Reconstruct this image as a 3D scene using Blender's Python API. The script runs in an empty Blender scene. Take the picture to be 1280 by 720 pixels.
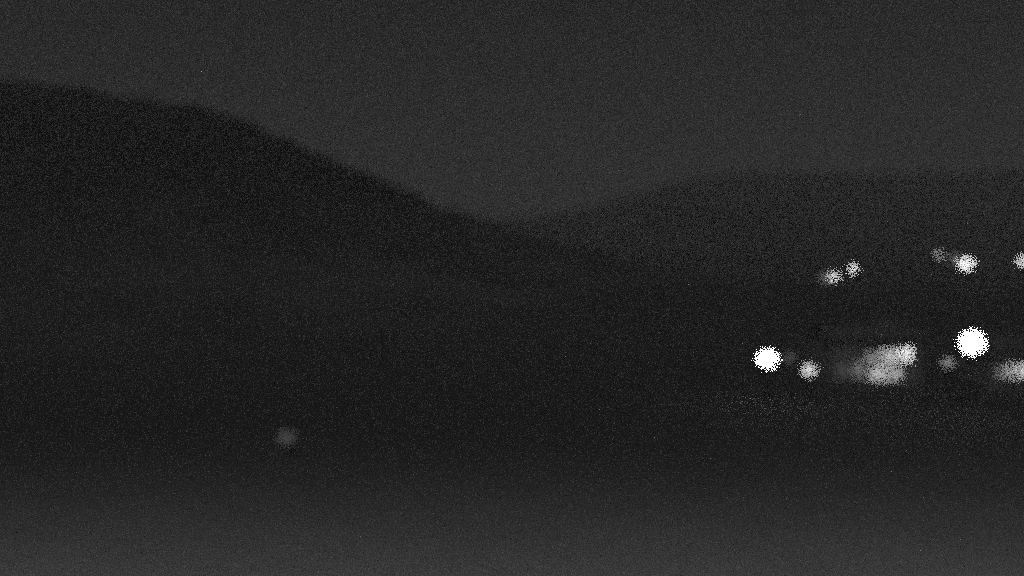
import bpy, bmesh, math, random
from mathutils import Vector, noise, Matrix

S = bpy.context.scene
COL = S.collection
R = math.radians

# ------------------------------------------------------------------ camera
CAM_H = 8.4  # whole scene, this height included, scaled down about the ground below the camera
FPX = 1150.0                      # focal length in pixels of the 1280 px wide photograph
HORIZON = 330.0                   # row of the horizon in the photograph
cd = bpy.data.cameras.new("camera")
cam = bpy.data.objects.new("camera", cd)
COL.objects.link(cam)
PITCH = math.atan((360.0 - HORIZON) / FPX)
cam.location = (0, 0, CAM_H)
cam.rotation_euler = (math.pi / 2 - PITCH, 0, 0)
cd.sensor_width = 36.0
cd.lens = 36.0 * FPX / 1280.0
cd.clip_start = 0.1
cd.clip_end = 20000
cd.dof.use_dof = True             # the camera is focused far too near: distant lamps swell to discs
cd.dof.focus_distance = 0.90
cd.dof.aperture_fstop = 2.45
cd.dof.aperture_blades = 0
S.camera = cam

# ------------------------------------------------------------------ night sky and moon
MOON_EL, MOON_AZ = 62.0, 205.0    # behind the camera, a little to the left
w = bpy.data.worlds.new("World")
S.world = w
w.use_nodes = True
wn = w.node_tree
bg = wn.nodes["Background"]
sky = wn.nodes.new("ShaderNodeTexSky")
sky.sky_type = 'NISHITA'
sky.sun_disc = False
sky.sun_elevation = R(MOON_EL)
sky.sun_rotation = R(MOON_AZ)
bw = wn.nodes.new("ShaderNodeRGBToBW")     # a black-and-white camera
wn.links.new(sky.outputs[0], bw.inputs[0])
wn.links.new(bw.outputs[0], bg.inputs[0])
bg.inputs[1].default_value = 0.0053

ld = bpy.data.lights.new("moon", 'SUN')
ld.energy = 0.26
ld.angle = R(12)
ld.color = (1, 1, 1)
moon = bpy.data.objects.new("moon", ld)
COL.objects.link(moon)
az = R(MOON_AZ)
to_moon = Vector((math.sin(az) * math.cos(R(MOON_EL)), math.cos(az) * math.cos(R(MOON_EL)), math.sin(R(MOON_EL))))
moon.rotation_euler = to_moon.to_track_quat('Z', 'Y').to_euler()
moon.location = (0, -20, 60)

S.view_settings.view_transform = 'Standard'
S.view_settings.look = 'None'
S.view_settings.exposure = 0.0
S.view_settings.gamma = 1.0
S.view_settings.use_curve_mapping = False
# high-gain night camera: the grain stays in the picture
S.cycles.use_denoising = False
S.cycles.use_adaptive_sampling = False
S.cycles.use_layer_samples = 'USE'
S.view_layers[0].samples = 3
S.cycles.sampling_pattern = 'TABULATED_SOBOL'
S.cycles.use_light_tree = True
S.cycles.sample_clamp_direct = 0
S.cycles.sample_clamp_indirect = 1.5
S.cycles.max_bounces = 4
S.cycles.volume_bounces = 3
S.cycles.pixel_filter_type = 'GAUSSIAN'
S.cycles.filter_width = 2.0

# ------------------------------------------------------------------ helpers
def mat(name, col, rough=0.8, vary=0.25, scale=3.0, bump=0.2, metal=0.0):
    m = bpy.data.materials.new(name)
    m.use_nodes = True
    nt = m.node_tree
    b = nt.nodes["Principled BSDF"]
    b.inputs["Roughness"].default_value = rough
    b.inputs["Metallic"].default_value = metal
    tc = nt.nodes.new("ShaderNodeTexCoord")
    nz = nt.nodes.new("ShaderNodeTexNoise")
    nz.inputs["Scale"].default_value = scale
    nz.inputs["Detail"].default_value = 6
    nt.links.new(tc.outputs["Object"], nz.inputs["Vector"])
    rp = nt.nodes.new("ShaderNodeValToRGB")
    a = max(col * (1 - vary), 0.0)
    c = col * (1 + vary)
    rp.color_ramp.elements[0].position = 0.3
    rp.color_ramp.elements[0].color = (a, a, a, 1)
    rp.color_ramp.elements[1].position = 0.7
    rp.color_ramp.elements[1].color = (c, c, c, 1)
    nt.links.new(nz.outputs["Fac"], rp.inputs[0])
    nt.links.new(rp.outputs[0], b.inputs["Base Color"])
    if bump:
        bp = nt.nodes.new("ShaderNodeBump")
        bp.inputs["Strength"].default_value = bump
        bp.inputs["Distance"].default_value = 0.05
        nt.links.new(nz.outputs["Fac"], bp.inputs["Height"])
        nt.links.new(bp.outputs[0], b.inputs["Normal"])
    return m


def glow(name, strength):
    m = bpy.data.materials.new(name)
    m.use_nodes = True
    nt = m.node_tree
    nt.nodes.clear()
    out = nt.nodes.new("ShaderNodeOutputMaterial")
    e = nt.nodes.new("ShaderNodeEmission")
    e.inputs[0].default_value = (1, 1, 1, 1)
    e.inputs[1].default_value = strength
    nt.links.new(e.outputs[0], out.inputs[0])
    return m


def link(name, bm, m, parent=None, smooth=False):
    bmesh.ops.recalc_face_normals(bm, faces=bm.faces)
    me = bpy.data.meshes.new(name)
    bm.to_mesh(me)
    bm.free()
    me.materials.append(m)
    if smooth:
        for p in me.polygons:
            p.use_smooth = True
    o = bpy.data.objects.new(name, me)
    COL.objects.link(o)
    if parent:
        o.parent = parent
    return o


def thing(name, label, cat, loc, rz=0.0, group=None):
    o = bpy.data.objects.new(name, None)
    COL.objects.link(o)
    o.location = loc
    o.rotation_euler = (0, 0, rz)
    o.empty_display_size = 0.3
    o["label"] = label
    o["category"] = cat
    if group:
        o["group"] = group
    return o


def lathe(bm, prof, n=16, c=(0, 0, 0)):
    rings = []
    for r, z in prof:
        if r < 1e-6:
            rings.append([bm.verts.new((c[0], c[1], c[2] + z))])
        else:
            rings.append([bm.verts.new((c[0] + r * math.cos(2 * math.pi * k / n),
                                        c[1] + r * math.sin(2 * math.pi * k / n), c[2] + z)) for k in range(n)])
    for a, b in zip(rings, rings[1:]):
        for k in range(n):
            j = (k + 1) % n
            if len(a) == 1 and len(b) == 1:
                continue
            if len(a) == 1:
                bm.faces.new((a[0], b[j], b[k]))
            elif len(b) == 1:
                bm.faces.new((a[k], a[j], b[0]))
            else:
                bm.faces.new((a[k], a[j], b[j], b[k]))
    return bm


def box(bm, x0, x1, y0, y1, z0, z1, bev=0.0):
    v = [bm.verts.new(p) for p in ((x0, y0, z0), (x1, y0, z0), (x1, y1, z0), (x0, y1, z0),
                                   (x0, y0, z1), (x1, y0, z1), (x1, y1, z1), (x0, y1, z1))]
    fs = [bm.faces.new([v[i] for i in f]) for f in
          ((0, 3, 2, 1), (4, 5, 6, 7), (0, 1, 5, 4), (1, 2, 6, 5), (2, 3, 7, 6), (3, 0, 4, 7))]
    if bev:
        es = {e for f in fs for e in f.edges}
        bmesh.ops.bevel(bm, geom=list(es), offset=bev, segments=2, affect='EDGES')
    return bm


def tube(bm, pts, r, n=8):
    pts = [Vector(p) for p in pts]
    rings = []
    for i, p in enumerate(pts):
        d = (pts[min(i + 1, len(pts) - 1)] - pts[max(i - 1, 0)]).normalized()
        a = d.orthogonal().normalized() if abs(d.x) > 0.99 else d.cross(Vector((1, 0, 0))).normalized()
        b = d.cross(a)
        rr = r[i] if isinstance(r, (list, tuple)) else r
        rings.append([bm.verts.new(p + rr * (math.cos(2 * math.pi * k / n) * a + math.sin(2 * math.pi * k / n) * b)) for k in range(n)])
    for a, b in zip(rings, rings[1:]):
        for k in range(n):
            j = (k + 1) % n
            bm.faces.new((a[k], a[j], b[j], b[k]))
    bm.faces.new(rings[0][::-1])
    bm.faces.new(rings[-1])
    return bm


def at(px, py, y):
    """world point that stands y metres away at that place of the photograph"""
    u, v = (px - 640) / FPX, (360 - py) / FPX
    c, s = math.cos(PITCH), math.sin(PITCH)
    d = Vector((u, c + v * s, v * c - s))
    return Vector((0, 0, CAM_H)) + d * (y / d.y)


def lerp_table(tab, x):
    if x <= tab[0][0]:
        return tab[0][1]
    for (a, p), (b, q) in zip(tab, tab[1:]):
        if x <= b:
            t = (x - a) / (b - a)
            t = t * t * (3 - 2 * t) * 0.5 + t * 0.5
            return p + (q - p) * t
    return tab[-1][1]


def sst(a, b, x):
    t = min(max((x - a) / (b - a), 0), 1)
    return t * t * (3 - 2 * t)

# ------------------------------------------------------------------ materials
M_steel = mat("weathered galvanised steel", 0.28, 0.5, 0.2, 6, 0.1, 0.7)
M_dark = mat("dark painted metal", 0.05, 0.45, 0.2, 8, 0.1, 0.2)
M_wall = mat("rendered wall", 0.42, 0.9, 0.15, 2.5, 0.4)
M_roof = mat("roof covering", 0.16, 0.75, 0.3, 5, 0.5)
M_trim = mat("painted timber trim", 0.6, 0.5, 0.1, 6, 0.1)
M_door = mat("dark timber door", 0.09, 0.5, 0.3, 7, 0.3)
M_conc = mat("concrete footing", 0.3, 0.9, 0.2, 5, 0.4)
M_hill = mat("dark woods with painted haze lift", 0.105, 0.95, 0.3, 0.05, 0.0)  # lower slopes coloured paler, standing in for the lift of near haze
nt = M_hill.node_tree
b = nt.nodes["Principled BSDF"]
lifted_tone = b.inputs["Base Color"].links[0].from_socket
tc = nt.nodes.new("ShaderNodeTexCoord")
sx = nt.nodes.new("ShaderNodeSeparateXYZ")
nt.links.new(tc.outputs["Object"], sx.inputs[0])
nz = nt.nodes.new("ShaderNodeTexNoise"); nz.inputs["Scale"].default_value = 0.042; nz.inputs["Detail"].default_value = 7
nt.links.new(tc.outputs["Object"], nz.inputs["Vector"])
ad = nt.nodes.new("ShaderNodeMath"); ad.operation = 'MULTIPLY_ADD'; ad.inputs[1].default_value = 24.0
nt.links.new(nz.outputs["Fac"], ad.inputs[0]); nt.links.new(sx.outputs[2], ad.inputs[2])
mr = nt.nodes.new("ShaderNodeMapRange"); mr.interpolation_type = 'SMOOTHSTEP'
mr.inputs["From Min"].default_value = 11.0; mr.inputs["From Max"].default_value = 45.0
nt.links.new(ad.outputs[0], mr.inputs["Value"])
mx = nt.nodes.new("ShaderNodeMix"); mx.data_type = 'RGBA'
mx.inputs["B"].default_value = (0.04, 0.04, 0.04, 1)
nt.links.new(mr.outputs[0], mx.inputs["Factor"]); nt.links.new(lifted_tone, mx.inputs["A"])
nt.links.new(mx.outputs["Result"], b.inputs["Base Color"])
M_ridge = mat("far ridge", 0.04, 0.95, 0.4, 0.01, 0.0)

# ground: dark heath, with foreground light painted in as paler colour near the camera
M_ground = bpy.data.materials.new("dark heath with painted near light")
M_ground.use_nodes = True
nt = M_ground.node_tree
b = nt.nodes["Principled BSDF"]
b.inputs["Roughness"].default_value = 0.95
tc = nt.nodes.new("ShaderNodeTexCoord")
sx = nt.nodes.new("ShaderNodeSeparateXYZ")
nt.links.new(tc.outputs["Object"], sx.inputs[0])
n1 = nt.nodes.new("ShaderNodeTexNoise"); n1.inputs["Scale"].default_value = 0.2; n1.inputs["Detail"].default_value = 8
n1.inputs["Roughness"].default_value = 0.7
n2 = nt.nodes.new("ShaderNodeTexNoise"); n2.inputs["Scale"].default_value = 2.6; n2.inputs["Detail"].default_value = 6
nt.links.new(tc.outputs["Object"], n1.inputs["Vector"])
nt.links.new(tc.outputs["Object"], n2.inputs["Vector"])
mr = nt.nodes.new("ShaderNodeMapRange")           # painted foreground light grows towards the camera
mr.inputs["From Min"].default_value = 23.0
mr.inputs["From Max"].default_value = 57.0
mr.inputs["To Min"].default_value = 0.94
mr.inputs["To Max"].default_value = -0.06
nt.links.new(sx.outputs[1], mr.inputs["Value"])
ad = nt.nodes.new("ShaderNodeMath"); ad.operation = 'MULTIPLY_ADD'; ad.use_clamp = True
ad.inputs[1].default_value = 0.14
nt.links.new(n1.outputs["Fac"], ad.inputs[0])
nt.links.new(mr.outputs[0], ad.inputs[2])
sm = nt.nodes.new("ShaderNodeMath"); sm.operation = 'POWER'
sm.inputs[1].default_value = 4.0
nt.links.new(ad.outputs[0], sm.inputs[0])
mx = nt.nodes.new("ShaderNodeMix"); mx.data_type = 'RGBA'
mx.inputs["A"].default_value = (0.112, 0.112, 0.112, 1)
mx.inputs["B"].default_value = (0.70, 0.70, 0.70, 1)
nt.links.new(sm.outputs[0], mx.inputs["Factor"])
mv = nt.nodes.new("ShaderNodeMix"); mv.data_type = 'RGBA'; mv.blend_type = 'MULTIPLY'
mv.inputs["Factor"].default_value = 0.35
nt.links.new(mx.outputs["Result"], mv.inputs["A"])
nt.links.new(n2.outputs["Fac"], mv.inputs["B"])
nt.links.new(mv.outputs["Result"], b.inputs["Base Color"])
bp = nt.nodes.new("ShaderNodeBump"); bp.inputs["Strength"].default_value = 0.4; bp.inputs["Distance"].default_value = 0.1
nt.links.new(n2.outputs["Fac"], bp.inputs["Height"])
nt.links.new(bp.outputs[0], b.inputs["Normal"])

# ------------------------------------------------------------------ terrain
RISE_Y = 103.0                     # crest of the low rise that carries the far lamps


def ground_z(x, y):
    z = 0.15 * noise.noise((x * 0.05, y * 0.05, 0.3))
    z += 6.35 * sst(71, RISE_Y, y) * (1 - 0.85 * sst(RISE_Y + 4, 198, y)) * sst(-18, 24, x)
    return z


def grid(name, xs, ys, fz, m):
    bm = bmesh.new()
    rows = [[bm.verts.new((x, y, fz(x, y))) for x in xs] for y in ys]
    for a, b_ in zip(rows, rows[1:]):
        for i in range(len(xs) - 1):
            bm.faces.new((a[i], a[i + 1], b_[i + 1], b_[i]))
    o = link(name, bm, m, smooth=True)
    o["kind"] = "structure"
    return o


def steps(*segs):
    out = []
    for a, b_, n in segs:
        out += [a + (b_ - a) * k / n for k in range(n)]
    out.append(segs[-1][1])
    return out


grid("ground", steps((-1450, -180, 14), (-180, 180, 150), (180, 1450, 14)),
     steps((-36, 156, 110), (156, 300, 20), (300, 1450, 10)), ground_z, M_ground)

HILL_Y = 210.0
hill_tab = [(-900, 92), (-500, 70), (-250, 84), (-80, 93), (0, 99), (60, 102), (100, 108), (140, 119), (200, 127), (245, 131),
            (285, 145), (340, 166), (400, 190), (450, 213), (500, 236), (550, 257), (600, 274), (650, 290),
            (720, 309), (800, 326), (870, 341), (960, 352), (1100, 380)]


def hill_z(x, y):
    px = 640 + x / HILL_Y * FPX
    top = at(0, lerp_table(hill_tab, px), HILL_Y).z
    s = min(max((y - 67) / (HILL_Y - 67), 0), 1)
    z = (top + 2) * s ** 1.35 - 2
    if y > HILL_Y:
        z = top - (top + 2) * sst(HILL_Y, HILL_Y + 156, y)
    k = sst(0, 0.3, s)
    z += k * (1.3 * noise.noise((x * 0.033, y * 0.033, 7)) + 1.5 * noise.noise((x * 0.15, y * 0.15, 2)))
    return z


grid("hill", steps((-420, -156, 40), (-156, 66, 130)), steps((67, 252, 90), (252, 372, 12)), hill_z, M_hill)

RIDGE_Y = 720.0
ridge_tab = [(-900, 235), (-200, 240), (200, 250), (450, 268), (620, 274), (690, 268), (740, 256), (800, 240), (860, 224), (900, 217),
             (960, 214), (1100, 216), (1200, 213), (1300, 210), (1600, 205), (2200, 228)]


def ridge_z(x, y):
    px = 640 + x / RIDGE_Y * FPX
    top = at(0, lerp_table(ridge_tab, px), RIDGE_Y).z
    s = min(max((y - 336) / (RIDGE_Y - 336), 0), 1)
    z = (top + 4) * s ** 1.6 - 4
    if y > RIDGE_Y:
        z = top - (top + 4) * sst(RIDGE_Y, RIDGE_Y + 420, y)
    k = sst(0, 0.3, s)
    z += k * (2.4 * noise.noise((x * 0.013, y * 0.013, 5)) + 1.5 * noise.noise((x * 0.05, y * 0.05, 1)))
    return z


grid("ridge", steps((-1020, 1020, 170)), steps((336, 756, 50), (756, 1170, 16)), ridge_z, M_ridge)


def surf(x, y):
    z = ground_z(x, y)
    if y > 67 and -420 < x < 66:
        z = max(z, hill_z(x, y))
    return z

# ------------------------------------------------------------------ lamps
def globe_lamp(px, py, y, rad, power, label, cat="street lamp", group=None, name="street_lamp"):
    """post-top globe lantern: footing, tapered post, collar, globe, cap"""
    p = at(px, py, y)
    z0 = surf(p.x, p.y)
    h = p.z - z0 - rad
    t = thing(name, label, cat, (p.x, p.y, z0), 0, group)
    bm = lathe(bmesh.new(), [(0, -0.4), (0.18, -0.4), (0.18, 0.06), (0.14, 0.1), (0, 0.1)], 16)
    link("footing", bm, M_conc, t)
    bm = lathe(bmesh.new(), [(0, 0.1), (0.09, 0.1), (0.09, 0.4), (0.06, 0.5), (0.05, h * 0.6), (0.045, h - 0.12), (0, h - 0.12)], 14)
    link("post", bm, M_dark, t, True)
    bm = lathe(bmesh.new(), [(0, h - 0.12), (0.1, h - 0.12), (0.16, h - 0.03), (rad * 0.3, h - 0.02), (rad * 0.3, h - 0.01), (0, h - 0.01)], 14)
    link("collar", bm, M_dark, t)
    ang = [math.pi * k / 12 for k in range(4)]
    bm = lathe(bmesh.new(), [(1.03 * rad * math.sin(a), rad - 1.03 * rad * math.cos(a)) for a in ang[::-1]][:-1] + [(0, -0.03 * rad)], 20, (0, 0, h))
    link("shade_bowl", bm, M_dark, t, True)  # opaque shield added under the globe to keep its light off the ground
    n = 10
    prof = [(0, 0)] + [(rad * math.sin(math.pi * k / n), rad - rad * math.cos(math.pi * k / n)) for k in range(1, n)] + [(0, 2 * rad)]
    bm = lathe(bmesh.new(), prof, 20, (0, 0, h))
    link("globe", bm, glow("lamp glass %.2f" % power, power), t, True)
    bm = lathe(bmesh.new(), [(rad * 0.36, h + 1.935 * rad), (rad * 0.3, h + 2.03 * rad), (0.03, h + 2.16 * rad), (0, h + 2.16 * rad)], 14)
    link("cap", bm, M_dark, t)
    return t


def flood_mast(px, py, y, label):
    """tall mast carrying one large round floodlight in a yoke, turned to face the camera"""
    p = at(px, py, y)
    z0 = surf(p.x, p.y)
    h = p.z - z0
    t = thing("floodlight_mast", label, "floodlight", (p.x, p.y, z0), math.atan2(p.x, p.y) * -1)
    link("footing", box(bmesh.new(), -0.35, 0.35, -0.35, 0.35, -0.4, 0.12, 0.03), M_conc, t)
    link("mast", lathe(bmesh.new(), [(0, 0.12), (0.1, 0.12), (0.085, h * 0.5), (0.06, h - 0.72), (0, h - 0.72)], 14), M_steel, t, True)
    rr = 0.70
    rot = Matrix.Translation((0, -0.42, h)) @ Matrix.Rotation(R(84), 4, 'X')
    for sgn in (-1, 1):                              # yoke arms
        arm = [(0, -0.02, h - rr - 0.06), (sgn * 0.5, -0.2, h - rr - 0.1), (sgn * (rr + 0.07), -0.3, h - 0.5), (sgn * (rr + 0.07), -0.4, h)]
        link("yoke_arm", tube(bmesh.new(), arm, 0.035), M_steel, t)
        link("pivot_bolt", tube(bmesh.new(), [(sgn * (rr - 0.02), -0.4, h), (sgn * (rr + 0.12), -0.4, h)], 0.05), M_dark, t)
    bm = lathe(bmesh.new(), [(0, -0.34), (0.3, -0.34), (0.56, -0.18), (rr - 0.03, 0.06), (rr, 0.06), (rr, 0.1), (rr - 0.035, 0.1), (rr - 0.035, 0.05), (0, 0.0)], 32)
    bmesh.ops.transform(bm, matrix=rot, verts=bm.verts)
    hd = link("lamp_housing", bm, M_dark, t)
    bm = lathe(bmesh.new(), [(0, 0.055), (rr - 0.04, 0.055), (rr * 0.7, 0.1), (rr * 0.35, 0.125), (0, 0.135)], 32)
    bmesh.ops.transform(bm, matrix=rot, verts=bm.verts)
    link("lens", bm, glow("floodlight glass", 5.5), hd)
    return t


globe_lamp(959, 449.5, 55, 0.57, 3.6, "very bright round lamp farthest left in the lower row of lights")
flood_mast(1215, 428, 54, "largest and brightest light of all, on a mast near the right edge")
globe_lamp(987, 448, 58, 0.34, 0.075, "faint lamp glow close to the right of the leftmost bright lamp")
globe_lamp(1011, 463, 55, 0.42, 0.70, "medium grey lamp between the leftmost bright lamp and the lit house")
globe_lamp(1185, 454, 58, 0.38, 0.22, "dim lamp just left below the biggest bright light")

# far row, on the low rise
globe_lamp(1043, 346, RISE_Y - 1.5, 0.52, 1.0, "left lamp of the close pair in the upper row, slightly lower")
globe_lamp(1066, 337, RISE_Y - 1, 0.52, 1.1, "right lamp of the close pair in the upper row, slightly higher")
globe_lamp(1174, 319, RISE_Y + 0.5, 0.42, 0.40, "smallest dim lamp of the upper row, left of its brightest lamp")
globe_lamp(1208, 331, RISE_Y - 1.5, 0.80, 1.25, "brightest and largest lamp in the upper row")
globe_lamp(1279, 327, RISE_Y, 0.60, 1.0, "lamp of the upper row cut off by the right edge")
globe_lamp(1034, 350, RISE_Y + 1, 0.80, 0.13, "added faint halo glow at the lower left of the close pair in the upper row")  # dim globe added to imitate the halo beside the pair, not a separate lamp
globe_lamp(1195, 324, RISE_Y + 1, 0.66, 0.11, "added faint halo glow at the upper left of the brightest upper lamp")  # another added globe, standing in for the brightest upper lamp's halo

# lone faint light low on the left
globe_lamp(358, 547, 40.5, 0.36, 0.055, "single faint grey light alone low on the dark left side", "lamp", None, "garden_lamp")

# ------------------------------------------------------------------ lit houses
def house(px0, px1, pyb, y, storey, roofh, wins, label, depth=6.0, door_x=None):
    """gabled house seen from its long side: wins = (px, py, width, height, power)"""
    a, c = at(px0, pyb, y), at(px1, pyb, y)
    x0, x1 = a.x, c.x
    cx = (x0 + x1) / 2
    hw = (x1 - x0) / 2
    zb = min(surf(cx, y), surf(cx, y + depth)) - 0.2
    t = thing("house", label, "house", (cx, y, zb))
    hz = storey + 0.2
    # wall shell with true openings in the front
    holes = []
    for (px, py, ww, wh, pw) in wins:
        q = at(px, py, y)
        holes.append((q.x - cx - ww / 2, q.x - cx + ww / 2, q.z - zb - wh / 2, q.z - zb + wh / 2, pw))
    dr = None
    if door_x is not None:
        dr = (door_x - 0.48, door_x + 0.48, 0.22, 2.2, 0)
    allh = holes + ([dr] if dr else [])
    xs = sorted({-hw, hw} | {v for h in allh for v in h[:2]})
    zs = sorted({0, hz} | {v for h in allh for v in h[2:4]})
    bm = bmesh.new()
    for i in range(len(xs) - 1):
        for j in range(len(zs) - 1):
            mx_, mz = (xs[i] + xs[i + 1]) / 2, (zs[j] + zs[j + 1]) / 2
            if any(h[0] < mx_ < h[1] and h[2] < mz < h[3] for h in allh):
                continue
            box(bm, xs[i], xs[i + 1], 0, 0.28, zs[j], zs[j + 1])
    bmesh.ops.remove_doubles(bm, verts=bm.verts, dist=1e-4)
    box(bm, -hw, -hw + 0.28, 0.281, depth, 0, hz)
    box(bm, hw - 0.28, hw, 0.281, depth, 0, hz)
    box(bm, -hw + 0.281, hw - 0.281, depth - 0.28, depth, 0, hz)
    for s in (-1, 1):     # gable triangles
        xa, xb = (s * hw, s * (hw - 0.28))
        v = [bm.verts.new(p) for p in ((xa, 0, hz), (xa, depth, hz), (xa, depth / 2, hz + roofh),
                                       (xb, 0, hz), (xb, depth, hz), (xb, depth / 2, hz + roofh))]
        for f in ((0, 1, 2), (5, 4, 3), (0, 3, 4, 1), (1, 4, 5, 2), (2, 5, 3, 0)):
            bm.faces.new([v[k] for k in f])
    link("wall", bm, M_wall, t)
    bm = bmesh.new()
    ov, th = 0.18, 0.1
    sl = roofh / (depth / 2)
    for y0, y1 in ((-ov, depth / 2), (depth + ov, depth / 2)):
        zz0, zz1 = hz - sl * ov + 0.02, hz + roofh + 0.02
        v = [bm.verts.new(p) for p in ((-hw - ov, y0, zz0), (hw + ov, y0, zz0), (hw + ov, y1, zz1), (-hw - ov, y1, zz1),
                                       (-hw - ov, y0, zz0 + th), (hw + ov, y0, zz0 + th), (hw + ov, y1, zz1 + th), (-hw - ov, y1, zz1 + th))]
        for f in ((0, 3, 2, 1), (4, 5, 6, 7), (0, 1, 5, 4), (1, 2, 6, 5), (2, 3, 7, 6), (3, 0, 4, 7)):
            bm.faces.new([v[k] for k in f])
    rf = link("roof", bm, M_roof, t)
    link("chimney", box(bmesh.new(), hw * 0.45, hw * 0.45 + 0.5, depth / 2 + 0.15, depth / 2 + 0.65, hz + roofh * 0.7, hz + roofh + 0.5, 0.02), M_wall, rf)
    for (xa, xb, za, zb_, pw) in holes:
        f = 0.05
        bm = bmesh.new()
        box(bm, xa, xa + f, 0.06, 0.14, za, zb_)
        box(bm, xb - f, xb, 0.06, 0.14, za, zb_)
        box(bm, xa + f + .001, xb - f - .001, 0.06, 0.14, za, za + f)
        box(bm, xa + f + .001, xb - f - .001, 0.06, 0.14, zb_ - f, zb_)
        box(bm, (xa + xb) / 2 - 0.025, (xa + xb) / 2 + 0.025, 0.07, 0.13, za + f + .001, zb_ - f - .001)
        wo = link("window", bm, M_trim, t)
        gm = glow("lit window %.2f" % pw, pw)
        for s in (0, 1):
            ya, yb = (xa + f, (xa + xb) / 2 - 0.026) if s == 0 else ((xa + xb) / 2 + 0.026, xb - f)
            link("pane", box(bmesh.new(), ya, yb, 0.095, 0.105, za + f, zb_ - f), gm, wo)
        link("sill", box(bmesh.new(), xa - 0.08, xb + 0.08, -0.1, 0.055, za - 0.08, za - 0.005), M_trim, wo)
    if dr:
        d = link("door", box(bmesh.new(), dr[0] + .01, dr[1] - .01, 0.1, 0.16, dr[2], dr[3] - .01), M_door, t)
        link("handle", tube(bmesh.new(), [(dr[0] + .12, 0.05, 1.2), (dr[0] + .24, 0.05, 1.2)], 0.015), M_steel, d)
    return t


house(1040, 1152, 486, 63.6, 3.1, 0.7,
      [(1133, 443, 1.02, 1.12, 0.95), (1112.5, 445.5, 1.2, 1.14, 0.50), (1091, 448, 1.08, 0.98, 0.22),
       (1098.5, 467, 1.32, 1.15, 0.46), (1120, 467, 0.98, 1.1, 0.38), (1074.5, 462, 0.9, 1.25, 0.15), (1055, 463, 1.0, 1.0, 0.05)],
      "house with a cluster of lit windows, the wide grey patch left of the biggest light", 4.6)
house(1238, 1345, 485, 62.4, 2.35, 0.8,
      [(1251, 465, 0.54, 0.9, 0.18), (1263, 464, 0.66, 1.08, 0.42), (1280, 464, 0.9, 1.14, 0.60)],
      "house with lit windows, the grey patch cut by the right edge below the biggest light", 4.6, door_x=1.7)

# ------------------------------------------------------------------ night haze
bm = box(bmesh.new(), -1460, 1460, -60, 1460, -6, 120)
mh = bpy.data.materials.new("night haze")
mh.use_nodes = True
nt = mh.node_tree
nt.nodes.clear()
out = nt.nodes.new("ShaderNodeOutputMaterial")
pv = nt.nodes.new("ShaderNodeVolumePrincipled")
pv.inputs["Color"].default_value = (0.9, 0.9, 0.9, 1)
pv.inputs["Density"].default_value = 0.00135
pv.inputs["Anisotropy"].default_value = 0.0
nt.links.new(pv.outputs[0], out.inputs["Volume"])
hz = link("haze", bm, mh)
hz["kind"] = "stuff"
